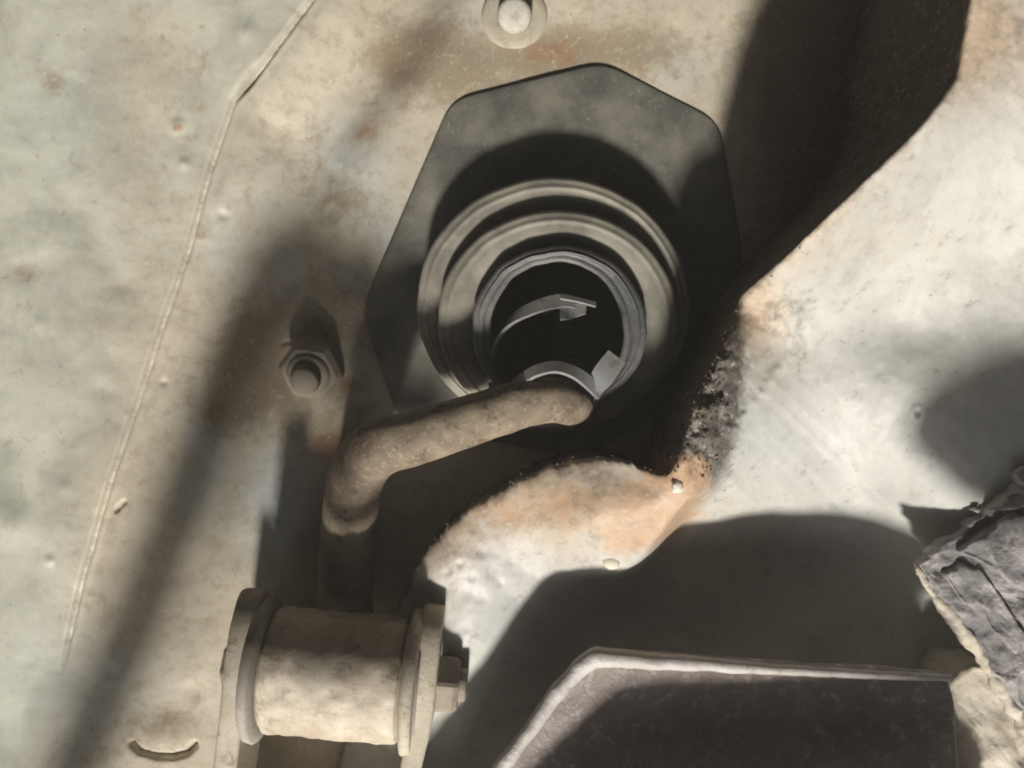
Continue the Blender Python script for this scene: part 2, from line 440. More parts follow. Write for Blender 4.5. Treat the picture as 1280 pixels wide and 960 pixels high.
xs = np.arange(-170, 1400, 2.6); ys = np.arange(-170, 1240, 2.6)
X, Y = np.meshgrid(xs, ys, indexing='ij')
H = panel_height(X, Y)
d, s, t = poly_dist(X, Y, SEAM)
rightness = sstep(-60, 60, -d * s)
brown = blobs(X, Y, [(520, 65, 75, 60, .95), (700, 65, 90, 45, .9), (600, 120, 60, 50, .4), (820, 60, 60, 60, .45), (440, 240, 60, 60, .35), (390, 390, 90, 60, .62), (320, 480, 70, 60, .75),
                     (420, 540, 60, 40, .6), (300, 440, 40, 70, .5), (470, 420, 40, 60, .5), (150, 940, 90, 60, .4), (225, 900, 60, 40, .35), (60, 300, 60, 80, .18), (200, 690, 60, 60, .2), (265, 520, 30, 40, .5),
                     (230, 60, 60, 40, .3), (380, 30, 25, 25, .4), (200, 250, 40, 90, .2), (60, 95, 40, 18, .4), (66, 108, 14, 20, .4), (30, 340, 26, 14, .5), (148, 362, 22, 10, .45), (20, 650, 26, 20, .35), (130, 490, 18, 14, .35), (420, 250, 50, 40, .3), (1020, 100, 90, 260, 1.1), (370, 180, 30, 60, .3), (250, 140, 22, 50, .35)])  # the tall upper-right blob paints the recess shade in brown
rust = blobs(X, Y, [(690, 65, 45, 20, .75), (455, 160, 30, 22, .6), (470, 60, 40, 40, .35), (405, 560, 35, 22, .6), (430, 480, 30, 16, .55), (262, 515, 16, 18, .7), (415, 555, 20, 12, .4), (455, 515, 20, 10, .4),
                    (222, 160, 8, 6, .8), (180, 420, 12, 30, .3), (330, 470, 40, 30, .25), (250, 296, 9, 6, .6), (190, 330, 14, 26, .35), (800, 90, 30, 16, .4)])
blue = blobs(X, Y, [(345, 630, 48, 75, .95), (250, 570, 22, 70, .6), (420, 170, 40, 50, .35), (280, 310, 26, 70, .4), (590, 20, 30, 30, .3), (440, 225, 60, 55, .55), (480, 290, 30, 30, .4), (330, 250, 26, 60, .3), (850, 90, 40, 30, .3), (90, 860, 90, 70, .35), (60, 150, 70, 90, .15)])
warm = np.clip(rightness * 0.95 + blobs(X, Y, [(180, 250, 60, 160, .55), (130, 640, 60, 120, .4), (200, 60, 70, 80, .6), (150, 430, 60, 80, .35)]) - 0.6 * blue, 0, 1)
V = np.stack([X - 640, 480 - Y, H], -1).reshape(-1, 3)
F = grid_faces(len(xs), len(ys))[:, ::-1]
rust = np.clip(rust * 1.35 + blobs(X, Y, [(520, 60, 50, 40, .35), (440, 520, 40, 50, .3), (350, 470, 40, 50, .25)]), 0, 1.2)
link('underbody_panel', V, F, M_panel, attr=np.stack([brown, rust, blue, warm], -1).reshape(-1, 4), kind='structure')

# ------------------------------------------------------------------ the chassis rail on the right
E = [(1262, -230, 335), (1235, -120, 332), (1212, 0, 328), (1203, 55, 326), (1196, 98, 325), (1150, 160, 320), (1100, 208, 308), (1060, 248, 300), (1020, 284, 292), (975, 328, 262), (935, 362, 205), (919, 380, 180),
     (907, 420, 205), (881, 480, 228), (858, 540, 238), (843, 590, 230), (832, 600, 212), (800, 580, 192), (745, 569, 168), (700, 575, 152), (640, 605, 136), (590, 635, 128), (550, 665, 122), (522, 705, 108),
     (499, 750, 66), (479, 790, 44), (455, 850, 36), (430, 930, 30), (405, 1040, 25), (395, 1150, 22)]
FAR = [(1900, -240), (1880, -100), (1850, 60), (1840, 140), (1830, 220), (1810, 330), (1790, 430), (1760, 530), (1730, 640), (1700, 760), (1660, 880), (1620, 960),
       (1580, 1040), (1530, 1120), (1470, 1190), (1400, 1240), (1350, 1260), (1270, 1270), (1190, 1275), (1120, 1275), (1040, 1275), (960, 1275), (890, 1270), (820, 1265),
       (750, 1260), (690, 1250), (630, 1240), (570, 1230), (500, 1225), (430, 1220)]
CTRL = E + [(1000, 430, 165), (1060, 330, 225), (1100, 400, 150), (1125, 470, 162), (1260, 200, 265), (1240, 330, 180), (1290, 450, 160), (1020, 560, 140), (1000, 650, 124), (930, 660, 122), (870, 700, 124), (800, 800, 80),
            (700, 780, 84), (650, 690, 122), (600, 720, 122), (560, 800, 104), (560, 720, 120), (1100, 670, 108), (1190, 620, 162), (1160, 560, 168), (1290, 700, 150), (900, 950, 110), (745, 640, 176), (690, 630, 150), (820, 630, 194), (770, 700, 142), (1500, 200, 240),
            (1700, 600, 150), (1500, 1100, 130), (1000, 1250, 120), (600, 1200, 40), (1890, -150, 280)]
cp = np.array(CTRL, float)
def tps(r2): return np.where(r2 > 0, r2 * np.log(r2 + 1e-12), 0)
cx, cy = cp[:, 0] / 500, cp[:, 1] / 500
n_ = len(cp)
A = np.zeros((n_ + 3, n_ + 3))
A[:n_, :n_] = tps((cx[:, None] - cx) ** 2 + (cy[:, None] - cy) ** 2) + np.eye(n_) * 1e-4
A[:n_, n_] = 1; A[:n_, n_ + 1] = cx; A[:n_, n_ + 2] = cy; A[n_:, :n_] = A[:n_, n_:].T
wts = np.linalg.solve(A, np.concatenate([cp[:, 2], [0, 0, 0]]))
def rail_base(x, y):
    sh = x.shape; x = x.ravel() / 500; y = y.ravel() / 500
    r = wts[n_] + wts[n_ + 1] * x + wts[n_ + 2] * y
    for i in range(n_): r = r + wts[i] * tps((x - cx[i]) ** 2 + (y - cy[i]) ** 2)
    return r.reshape(sh)
FOLD = [(1075, 300), (1040, 370), (985, 445), (930, 522), (884, 592), (845, 640), (806, 690), (786, 708), (766, 714), (740, 713), (716, 706), (680, 690), (630, 672)]
FOLD0 = FOLD
FDROP = [0, 6, 16, 42, 70, 80, 80, 80, 70, 55, 34, 10, 0]
PITS = [(575, 705), (600, 690), (612, 712), (590, 722), (640, 700), (655, 712), (625, 728), (560, 735), (583, 742), (670, 718), (690, 700), (615, 690), (560, 715), (602, 748), (640, 745)]
FW = [60, 60, 70, 70, 40, 18, 16, 16, 16, 18, 30, 40, 40]
fs = spline([(a, b, c) for (a, b), c in zip(FOLD, FDROP)], 90)
FW = spline([(a, 0, 0) for a in FW], 90)[:, 0]; FOLD = [(a, b) for a, b in fs[:, :2]]; FDROP = fs[:, 2]
FR = np.interp(np.linspace(0, 12, 90), np.arange(13), [0, 4, 5, 4, 3, 3, 3, 3, 3, 2, 1, 0, 0])
def blur(a, n):
    for _ in range(n):
        a = a.copy(); a[1:-1] = (a[:-2] + 2 * a[1:-1] + a[2:]) / 4
        a[:, 1:-1] = (a[:, :-2] + 2 * a[:, 1:-1] + a[:, 2:]) / 4
    return a
def rail_h(x, y):
    z = rail_base(x, y)
    d, s, t = poly_dist(x, y, FOLD)
    dr = np.interp(t * (len(FOLD) - 1), np.arange(len(FOLD)), FDROP)
    below = np.where(s < 0, d, 0)    # fold runs down-left: right/below of it
    wdt = np.interp(t * (len(FOLD) - 1), np.arange(len(FOLD)), FW)
    drop = dr * sstep(0, 1, below / wdt)
    if x.ndim == 2:
        soft = sstep(700, 860, x + 0.0 * y) * (1 - sstep(560, 640, y)) + sstep(860, 960, x)
        soft = np.clip(soft, 0, 1); db = blur(drop, 1000)
        drop = drop * (1 - soft) + db * soft
    z = z - drop
    z = z + np.interp(t * (len(FOLD) - 1), np.arange(len(FOLD)), FR) * np.exp(-(d / 7) ** 2) * (0.6 + fbm(x, y, 20, 3, 3))
    z = z + 7 * fbm(x, y, 150, 3, 11) + 1.4 * fbm(x, y, 34, 4, 5) + 0.4 * fbm(x, y, 9, 3, 6)
    dirt = blobs(x, y, [(895, 500, 34, 80, 1.1), (870, 560, 30, 40, .9), (970, 385, 40, 30, .3), (990, 420, 24, 60, .35)])
    z = z + dirt * (11 * fbm(x, y, 15, 4, 21))
    for i, (bx, by) in enumerate(PITS):
        z = z - 2.2 * np.exp(-((x - bx) ** 2 + (y - by) ** 2) / (5 + 3 * (i % 3)) ** 2)
    r = np.hypot(x - 1147, y - 516)
    z = z + 2.5 * np.exp(-((r - 7) / 2.2) ** 2) - 3 * np.exp(-(r / 5) ** 2)
    return z
NU, NV, NS = 760, 330, 16
Ea = np.array(E, float); Fa = np.array(FAR, float)
seg = np.concatenate([[0], np.cumsum(np.linalg.norm(np.diff(Ea[:, :2], axis=0), axis=1))])
u = np.linspace(0, seg[-1], NU)
e = np.stack([np.interp(u, seg, Ea[:, 0]), np.interp(u, seg, Ea[:, 1])], -1)
# smooth corners a little, then roughen the lip
for _ in range(60): e[1:-1] = (e[:-2] + 2 * e[1:-1] + e[2:]) / 4
rough_amt = np.interp(u, seg, [0, 1, 1.5, 1.5, 1.5, 1.5, 1.5, 1.5, 2, 2.5, 3, 4, 5, 5, 4, 4, 5, 6, 6, 5, 5, 6, 6, 6, 6, 6, 5, 4, 3, 0])
e[:, 0] += rough_amt * (fbm(u, u * 0, 26, 5, 1.5)); e[:, 1] += rough_amt * (fbm(u, u * 0 + 50, 20, 5, 6.5))
f = np.stack([np.interp(u, seg, Fa[:, 0]), np.interp(u, seg, Fa[:, 1])], -1)
vv = np.linspace(0, 1, NV) ** 1.35
PX = e[:, None, 0] * (1 - vv) + f[:, None, 0] * vv
PY = e[:, None, 1] * (1 - vv) + f[:, None, 1] * vv
Z = rail_h(PX, PY)
de = np.hypot(PX - e[:, None, 0], PY - e[:, None, 1])
Z = Z - 7 * np.exp(-de / 6.0)                       # rolled lip
k = 1 - Z / D
Pw = np.stack([(PX - 640) * k, (480 - PY) * k, Z], -1)
rows = []
top0 = Pw[:, 0]
out = (f - e); out /= np.linalg.norm(out, axis=1)[:, None]
for i in range(NS):                                  # the side wall, down to the back panel
    a = (i + 1) / NS
    z = top0[:, 2] * (1 - a) - 30 * a
    nz = 7 * fbm(u, z * 1.0, 22, 4, 3.3) * np.minimum(1, 4 * a)
    q = top0[:, :2] + np.stack([out[:, 0], -out[:, 1]], -1) * (3 * np.minimum(1, 5 * a) + nz)[:, None]
    rows.append(np.column_stack([q, z]))
rows = np.array(rows[::-1]).transpose(1, 0, 2)
Vr = np.concatenate([rows, Pw], 1)
ntot = NS + NV
QX = np.concatenate([np.repeat(e[:, None, 0], NS, 1), PX], 1); QY = np.concatenate([np.repeat(e[:, None, 1], NS, 1), PY], 1)
DE = np.concatenate([np.zeros((NU, NS)), de], 1)
along = np.repeat(u[:, None] / seg[-1], ntot, 1)
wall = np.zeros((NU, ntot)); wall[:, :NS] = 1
brown = np.clip(0.9 * wall + 0.55 * np.exp(-DE / 9) + blobs(QX, QY, [(893, 500, 32, 85, 1.2), (868, 560, 30, 40, 1.0), (915, 440, 20, 60, .5), (835, 592, 30, 20, .7), (990, 380, 40, 24, .35), (1000, 420, 20, 50, .3), (960, 400, 14, 30, .2), (690, 660, 60, 30, .12)]), 0, 1)  # edge dirt; on the side wall its dark tone also paints the shade
rust = blobs(QX, QY, [(840, 620, 40, 46, .95), (800, 670, 45, 30, .75), (730, 625, 130, 48, .72), (865, 592, 22, 24, .9), (640, 650, 60, 24, .35), (600, 640, 40, 20, .3), (945, 395, 24, 20, .45), (770, 690, 30, 20, .3), (1240, 60, 40, 60, .25)]) + 0.5 * np.exp(-DE / 14) * (along < 0.5) * (1 - wall)
warm = np.clip(blobs(QX, QY, [(720, 640, 160, 60, 1), (560, 690, 40, 60, .6), (950, 400, 40, 60, .8), (1240, 40, 70, 90, .9), (1080, 300, 200, 60, .25)]) + 0.5 * np.exp(-DE / 26), 0, 1)
blue = blobs(QX, QY, [(620, 715, 60, 36, .8), (600, 790, 60, 50, .4), (950, 560, 60, 50, .4), (1060, 560, 90, 60, .25)])
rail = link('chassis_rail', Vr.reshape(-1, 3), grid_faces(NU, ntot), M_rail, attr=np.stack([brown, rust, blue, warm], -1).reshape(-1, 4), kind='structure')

# crumbs of dirt hanging on the lip, a bead of sealer and a drip of paint
r = np.random.RandomState(3)
sel = []
for i in range(900):
    j = int(r.uniform(0.34, 0.90) * NU)
    if r.rand() > rough_amt[j] / 10: continue
    b = Vr[j, NS - 1 - int(r.rand() ** 2 * 6)] if r.rand() < .6 else Vr[j, NS + int(r.rand() ** 2 * 8)]
    sel.append(b + r.normal(0, 2.0, 3))
for i in range(700):
    x, y = r.normal(884, 13), r.normal(510, 46)
    jj = np.argmin(np.hypot(PX - x, PY - y)); a, b = divmod(int(jj), NV)
    sel.append(Pw[a, b] + r.normal(0, 1.0, 3))
crumbs('dirt_crust', sel, 1.0, M_crumb, rail, 4)
def surf(px, py):
    z = float(rail_h(np.array([px], float), np.array([py], float))[0]); return W(px, py, z)
def lump(name, c, rx, mat, parent, seed=0, flat=0.7, **kw):
    th = np.linspace(0, math.pi, 9); rings = []
    ph = np.linspace(0, 2 * np.pi, 16, endpoint=False)
    for a in th:
        rr = rx * max(math.sin(a), 0.02) * (1 + 0.5 * fbm(np.cos(ph) * 20 + a * 9, np.sin(ph) * 20, 14, 3, seed))
        rings.append(np.column_stack([c[0] + rr * np.cos(ph), c[1] + rr * np.sin(ph), c[2] + rx * flat * math.cos(a) + 0 * ph]))
    return loft(name, rings, mat, parent, True, True, **kw)
M_white = dirty_mat('pale_sealer', (0.68, 0.62, 0.52), (0.72, 0.66, 0.55), (0.6, 0.5, 0.38), 8, 0.6, 0.2, 1)
lump('sealer_bead', surf(845, 607) + [0, 0, 5], 6.5, M_white, rail, 2, label='pale round bead of sealer')
lump('paint_drip', surf(764, 703) + [0, 0, 1], 8, M_white, rail, 5, 0.5, label='cream paint drip')
chip = [W(843, 572, 185), W(848, 580, 182), W(852, 590, 178)]
ribbon('rust_chip', chip, [(5, -3, 0), (8, -4, 2), (6, -4, 0)], 3, M_rod, rail, 8, label='orange rust chip')

# ------------------------------------------------------------------ the rest of the wheel arch, round behind the camera
M_under = dirty_mat('underseal', (0.05, 0.045, 0.04), (0.065, 0.058, 0.05), (0.085, 0.075, 0.06), 1.0, 0.9, 0.4, 6)
prof = [(1000, -60), (1060, 300), (1040, 700), (900, 1100), (620, 1420), (250, 1640), (-150, 1780), (-700, 1880), (-1400, 1960)]
prof = spline([(a, b, 0) for a, b in prof], 40)[:, :2]
arch_x = np.linspace(-1500, 1900, 40)
AX, AP = np.meshgrid(arch_x, np.arange(40), indexing='ij')
AV = np.stack([AX, prof[AP, 0] + 8 * fbm(AX, AP * 50.0, 200, 3, 2), prof[AP, 1]], -1).reshape(-1, 3)
link('wheel_arch', AV, grid_faces(40, 40), M_under, kind='structure')
for nm, xw in (('arch_side', -1480), ('arch_side', 1880)):
    ya, za = np.meshgrid(np.linspace(-1700, 1080, 30), np.linspace(-60, 2000, 24), indexing='ij')
    link(nm, np.stack([xw + 10 * fbm(ya, za, 200, 3, 5), ya, za], -1).reshape(-1, 3), grid_faces(30, 24), M_under, kind='structure')
ya, xa = np.meshgrid(np.linspace(-200, 200, 12), np.linspace(-1480, 1880, 40), indexing='ij')
link('body_sill', np.stack([xa, -960 - 60 * np.exp(-(ya / 120) ** 2), ya + 60], -1).reshape(-1, 3), grid_faces(12, 40), M_under, kind='structure')

# ------------------------------------------------------------------ rubber boot
BC = W(692, 380, 9)
boot = thing('rubber_boot', 'black ribbed rubber boot with a many-sided flange around the end of the bent rod', 'rubber boot', (BC[0], BC[1], 0))
NA = 220
ang = np.linspace(0, 2 * np.pi, NA, endpoint=False)
def ell(cx_, cy_, rx, ry, z, dz=0.0):
    k = 1 - z / D
    wv = 1 + (0.022 if z < 95 else 0.045) * fbm(np.cos(ang) * 40 + 100, np.sin(ang) * 40 + z * 0.15, 22, 4, 9)
    x = (cx_ - 640) * k + rx * k * np.cos(ang) * wv; y = (480 - cy_) * k + ry * k * np.sin(ang) * wv
    return np.column_stack([x, y, z + 0 * ang + dz * np.sin(ang)])
outl = resample([(564, 123), (755, 76), (900, 150), (932, 330), (880, 480), (730, 575), (498, 528), (450, 388)], 1200, 26)
k9 = 1 - 9 / D
ow = np.stack([(outl[:, 0] - 640) * k9, (480 - outl[:, 1]) * k9], -1)
oa = np.arctan2(ow[:, 1] - BC[1], ow[:, 0] - BC[0]) % (2 * np.pi)
od = np.hypot(ow[:, 1] - BC[1], ow[:, 0] - BC[0]); srt = np.argsort(oa)
orad = np.interp(ang, oa[srt], od[srt], period=2 * np.pi)
def oring(sc_, z, add=0):
    rr = orad * sc_ + add
    return np.column_stack([BC[0] + rr * np.cos(ang), BC[1] + rr * np.sin(ang), z + 0 * ang])
inner = ell(692, 381, 158, 146, 12)
rings = [oring(1, -6), oring(1, 0), oring(1, 2), oring(1, 4), oring(1, 5.2, -1.2), oring(1, 5.8, -3)]
o0 = oring(1, 5.8, -3)
for t in np.linspace(0.05, 1, 14):
    q = o0 * (1 - t) + inner * t
    q[:, 2] = 5.8 + 6 * t + 1.6 * fbm(q[:, 0], q[:, 1], 60, 3, 2)
    rings.append(q)
loft('flange', rings, M_rubber, boot)
folds = [  # outer ellipse of each step (photo pixels at its height) and the inner ellipse where the next one begins
    ((692, 381, 170, 158), 10, 69, (697, 398, 140, 128)),
    ((698, 400, 150, 136), 60, 91, (700, 410, 104, 98)),
    ((700, 411, 109, 103), 80, 109, (697, 414, 88, 90))]
for (o_, z0, z1, i_) in folds:
    q = [ell(o_[0], o_[1], o_[2] * 0.985, o_[3] * 0.985, z0)]
    for a in np.linspace(0, 1, 5): q.append(ell(o_[0], o_[1], o_[2] * (0.985 + 0.02 * a), o_[3] * (0.985 + 0.02 * a), z0 + (z1 - 6 - z0) * a))
    for a in np.linspace(0.2, 1, 6):
        c, s_ = math.cos(a * math.pi / 2), math.sin(a * math.pi / 2)
        q.append(ell(o_[0], o_[1], o_[2] * (1.005 - 0.0) - 6 * (1 - c), o_[3] * 1.005 - 6 * (1 - c), z1 - 6 + 6 * s_))
    for a in np.linspace(0.05, 1, 22):
        b = [o_[j] * (1 - a) + i_[j] * a - (6 * (1 - a) if j > 1 else 0) for j in range(4)]
        q.append(ell(*b, z1 + 4.5 * math.sin(a * math.pi) - 7 * a + 2.0 * math.exp(-((a - 0.14) / 0.07) ** 2)))
    loft('bellows_fold', q, M_rubber2 if z1 < 100 else M_lip, boot)
q = []
for a in np.linspace(0, 2 * np.pi, 13):
    q.append(ell(697, 414, 88 + 5 * math.cos(a), 91 + 5 * math.cos(a), 105 + 4 * math.sin(a)))
loft('inner_lip', q, M_lip, boot)
q = [ell(697, 414, 84, 88, 103), ell(696, 412, 82, 86, 80), ell(695, 410, 84, 86, 40), ell(695, 405, 92, 92, 0), ell(695, 400, 100, 98, -60), ell(695, 400, 98, 98, -180)]
loft('inner_sleeve', q, M_black, boot)

# sprung clips inside the boot mouth
clip = thing('retaining_clip', 'thin grey metal strap curved inside the dark mouth of the boot', 'clip', W(690, 385, 40))
ribbon('strap', [W(613, 458, 104), W(621, 428, 110), W(640, 400, 115), W(670, 384, 118), (W(704, 376, 119)), W(722, 380, 118)],
       [(3, 5, -8), (6, 9, -8), (6, 14, -7), (2, 15, -7), (0, 15, -7), (0, 13, -7)], 4, M_clip, clip)
ribbon('tab', [W(700, 391, 121), W(716, 389, 122), W(733, 385, 122)], [(0, 17, -4), (2, 16, -4), (2, 13, -4)], 3, M_clip, clip, 8)
ribbon('tongue', [W(700, 371, 122), W(722, 375, 122), W(745, 381, 121)], [(0, 5, -3), (0, 5, -3), (1, 5, -3)], 3, M_clip, clip, 8)
clip2 = thing('rod_clip', 'grey metal saddle clip with a flared tab hugging the rod where it enters the boot', 'clip', W(700, 480, 100))
ribbon('band', [W(640, 484, 146), W(652, 475, 158), W(670, 464, 168), (W(694, 459, 172)), W(718, 466, 168), W(738, 480, 156), W(750, 492, 144)],
       [(2, -8, 8), (2, -10, 8), (1, -11, 7), (0, -11, 7), (-3, -11, 7), (-6, -12, 6), (-6, -12, 5)], 4.5, M_clip, clip2)
ribbon('tab', [W(743, 486, 152), W(755, 468, 155), W(771, 446, 152)], [(14, -12, 2), (20, -15, 2), (18, -14, 2)], 3, M_clip, clip2, 12)
ribbon('stop', [W(618, 478, 112), W(618, 487, 116), W(619, 497, 118)], [(12, 2, 4), (12, 1, 4), (12, 0, 4)], 3, M_clip, clip2, 6)

# ------------------------------------------------------------------ bent rod with its bush eye
ZB = 112.0
A0, A1 = W(340, 836, ZB), W(505, 850, ZB)
ax = (A1 - A0); alen = np.linalg.norm(ax); ax = ax / alen
arm = thing('link_arm', 'rusty bent rod running from the boot down to a fat cylindrical bush eye', 'link rod', (A0 + A1) / 2 - [0, 0, 70])
path = spline([W(430, 800, 80), W(431, 750, 52), W(434, 690, 44), W(438, 640, 58), W(446, 596, 102), W(470, 562, 142), W(520, 547, 152), W(580, 528, 154), W(630, 512, 154), W(662, 503, 153), W(690, 500, 146), W(709, 503, 124),
               W(720, 508, 84), W(722, 500, 30), W(715, 455, -40), W(700, 405, -170)], 130)
rad = np.interp(np.linspace(0, 1, 130), [0, .2, .33, .45, .6, .75, 1], [33, 33, 32, 28, 25.5, 24.5, 23])
rr_ = tube_rings(path, rad, 40, 0.8, 11, 1.2)
py_ = rr_[:, :, 1].ravel(); pxx = rr_[:, :, 0].ravel()
leg_shade = np.where(pxx < -95, 1 - sstep(-185, -75, py_), 0) * 0.25          # shade of the lower leg, painted into the rod colour
loft('rod', rr_, M_rod_shade, arm, True, True, attr=np.stack([leg_shade, 0 * leg_shade, 0 * leg_shade, 1 + 0 * leg_shade], -1))
disc_stack('bush_eye', A0, ax, [(0, 50), (0.5, 65), (3, 67.5)] + [(t, 68) for t in np.linspace(8, alen - 8, 30)] + [(alen - 3, 67.5), (alen - .5, 65), (alen, 50)], M_eye, arm, 72, 3.2, 3)
rings = []
for i, t in enumerate(np.linspace(0, 1, 12)):
    c = W(430, 792, 78) * (1 - t) + W(431, 745, 52) * t
    rr = 44 * (1 - t) ** 2 + 31.5 * (1 - (1 - t) ** 2) + 2 * fbm(ang[::5] * 12, ang[::5] * 0 + t * 30, 9, 3, 2)
    w2 = ang[::5]
    rings.append(np.column_stack([c[0] + rr * np.cos(w2), c[1] + 0 * w2, c[2] + rr * 0.9 * np.sin(w2)]))
loft('weld_collar', rings, M_rod, arm, True, True)

shk = thing('shackle', 'cream steel shackle gripping the bush eye between two side plates', 'shackle', (A0 + A1) / 2 - [0, 180, 60])
# pale flanged washers, side plates, bolt head and nut along the same axis
disc_stack('bush_washer', A0 - ax * 17, ax, [(0, 40), (0, 75), (1.5, 78), (9, 80), (12, 78), (15.5, 66), (15.5, 40)], M_bush, shk, 72)
disc_stack('bush_washer', A1 + ax * 2, ax, [(0, 40), (0, 66), (3, 78), (7, 80), (14, 79), (15.5, 76), (15.5, 40)], M_plate, shk, 72)
up = np.array([0, 0, 1.0]) - ax * ax[2]; up /= np.linalg.norm(up)
dn = np.cross(up, ax); dn = dn if dn[1] < 0 else -dn
def side_plate(c, th, mat, flare):
    """a strap with a round end about c, running away along dn"""
    pts = [(-hw * math.cos(a), -88 * math.sin(a)) for hw in (50,) for a in np.linspace(0, math.pi, 28)]
    pts = [(p[0], p[1]) for p in pts] + [(48, 60), (46, 150), (44, 300), (-44, 300), (-46, 150), (-48, 60)]
    o = resample(pts, 150, 0)
    rings = []
    for t, ins in ((0, 4), (0.0, 2.0), (th * .12, 0.4), (th * .3, 0), (th * .7, 0), (th * .88, 0.4), (th, 2.0), (th, 4)):
        d_ = np.hypot(o[:, 0], np.minimum(o[:, 1], 0)) + 1e-6
        rr = []
        for (a, b) in o:
            l = math.hypot(a, min(b, 0)) + 1e-6
            f_ = 1 - ins / max(l, 10)
            bend = flare * max(0, b - 20) / 100
            rr.append(c + ax * (t + bend) + up * (a * f_) + dn * (b * (f_ if b < 0 else 1)))
        rings.append(np.array(rr) + 1.0 * np.column_stack([fbm(o[:, 0], o[:, 1] + t, 18, 3, t), 0 * o[:, 0], 0 * o[:, 0]]))
    return loft('side_plate', rings, mat, shk, True, True)
side_plate(A0 - ax * 40, 25, M_plate, -4)
side_plate(A1 + ax * 16, 23, M_plate, -14)
hexa('bolt_head', A0 - ax * 40 - [0, 8, 28], -ax, 0, 20, 30, M_nut, shk, 0.2, smooth=False)
hexa('nut', A1 + ax * 39, ax, 0, 23, 34, M_nut, shk, 0.5, smooth=False)
disc_stack('bolt_end', A1 + ax * 60, ax, [(0, 18), (9, 18), (11, 15), (11, 4)], M_nut, shk, 28)

disc_stack('bush_core', A0 - ax * 20, ax, [(0, 20), (0, 62), (alen + 40, 62), (alen + 40, 20)], M_bush, shk, 48)

# lower web of the shackle, just below the frame
Wc = (A0 + A1) / 2 + dn * 255
wb = [Wc - ax * 120, Wc + ax * 112]
ribbon('web', [wb[0], (wb[0] + wb[1]) / 2, wb[1]], [up * 100] * 3, 26, M_plate, shk, 8)

# ------------------------------------------------------------------ studs in the panel
st = thing('stud_nut', 'square-cornered nut with a stubby round stud on the stained panel left of the boot', 'nut', W(389, 468, 0))
pts_n = [(371, 430), (400, 440), (430, 460), (416, 490), (388, 505), (358, 490), (349, 464)]
hexa('nut', W(391, 461, 0), (-0.10, -0.45, 1), -14, 17, 42, M_nut, st, 0.15, smooth=False)
c0 = W(391, 461, 0) + 15 * np.array([-0.10, -0.45, 1]) / 1.1
disc_stack('collar', c0, (-0.10, -0.45, 1), [(0, 27), (5, 27), (8, 24), (9, 18)], M_nut, st, 36, 0.8)
disc_stack('stud', c0, (-0.12, -0.5, 1), [(0, 18), (4, 18)] + [(4 + i * 2, 18.8 - (i % 2) * 2.2) for i in range(1, 8)] + [(20, 17.5), (22.5, 15), (23, 6)], M_nut, st, 36, 0.8)
rv = thing('capped_bolt', 'round paint-filled bolt cap standing in a washer at the top edge of the panel', 'bolt', W(642, 24, 0))
disc_stack('washer', W(643, 20, 0), (0, 0, 1), [(-6, 41), (1, 41), (3.5, 38), (4, 30), (3, 22)], M_washer, rv, 48, 1.0, 2)
disc_stack('cap', W(643, 22, 0), (0, -0.25, 1), [(0, 22), (22, 21), (26, 19), (28.5, 15), (29, 5)], M_bead, rv, 40, 0.8, 5)

# ------------------------------------------------------------------ bracket at the bottom
br = thing('channel_bracket', 'dark dirt-crusted steel bracket with a pale worn top edge along the bottom of the frame', 'bracket', W(930, 930, 60))
LOW = [(742, 819), (775, 815), (960, 830), (1100, 838), (1186, 842), (1196, 880), (1202, 975), (1262, 1050), (1262, 1330), (400, 1330), (618, 962), (690, 872)]
slab('lower_plate', LOW, 184, 170, M_brkt, br, 14, 9, 420, 40, 2.0, 60, 1.5, 2)
lip_px = [(560, 1052, 181), (622, 966, 183), (660, 915, 184), (700, 862, 184), (738, 826, 185), (765, 823, 186), (860, 829, 185), (960, 836, 184), (1080, 843, 183), (1190, 848, 181)]
lip = spline([W(*q) for q in lip_px], 150)
lr = np.interp(np.linspace(0, 1, 150), [0, .3, .42, .5, .65, .8, 1], [8, 8, 10, 10.5, 8, 5.5, 3.5])
loft('worn_lip', tube_rings(lip, lr, 20, 1.6, 22, 3.0), M_worn, br, True, True, label='pale worn top edge')
UP = [(768, 868), (812, 857), (1000, 852), (1210, 845), (1230, 985), (730, 985), (700, 1060), (600, 1060), (652, 975)]
upw = []
for a, b in UP:
    w_ = W(a, b, 186); tz = 76
    upw.append((w_[0] + LX * tz, w_[1] + LY * tz))
slab('shade_flange', upw, 268, 254, M_brkt, br, 12, 4, 160, 6, 2, 30, 0, 4, px=False)  # unseen flange added beyond the frame to shade the bracket face
slab('web', [(x, y) for x, y in [(40, -640), (400, -640), (400, -560), (40, -560)]], 256, 186, M_brkt, br, 8, 3, 80, 4, 1, 30, 0, 4, px=False)

# ------------------------------------------------------------------ flaking leaf end and its pad, on the right
fl = thing('spring_leaf', 'flaking grey steel leaf end with dark cracks poking in from the right edge', 'spring leaf', W(1250, 760, 150))
FL = [(1143, 706), (1170, 690), (1198, 664), (1216, 655), (1232, 634), (1262, 616), (1300, 585), (1480, 560), (1500, 1000), (1330, 990), (1285, 900), (1258, 862), (1228, 812), (1196, 772), (1168, 744), (1160, 728)]
slab('leaf', FL, 150, 130, M_flake, fl, 5, 5, 420, 40, 6, 15, 9, 6, label='cracked grey leaf')
slab('flake', [(1200, 690), (1232, 668), (1275, 640), (1320, 640), (1330, 720), (1282, 742), (1250, 716), (1224, 700)], 160, 145, M_flake, fl, 4, 4, 120, 10, 5, 18, 5, 1)
slab('flake', [(1238, 640), (1262, 618), (1290, 596), (1330, 590), (1320, 630), (1278, 636)], 166, 146, M_flake, fl, 4, 4, 100, 8, 5, 16, 6, 2)
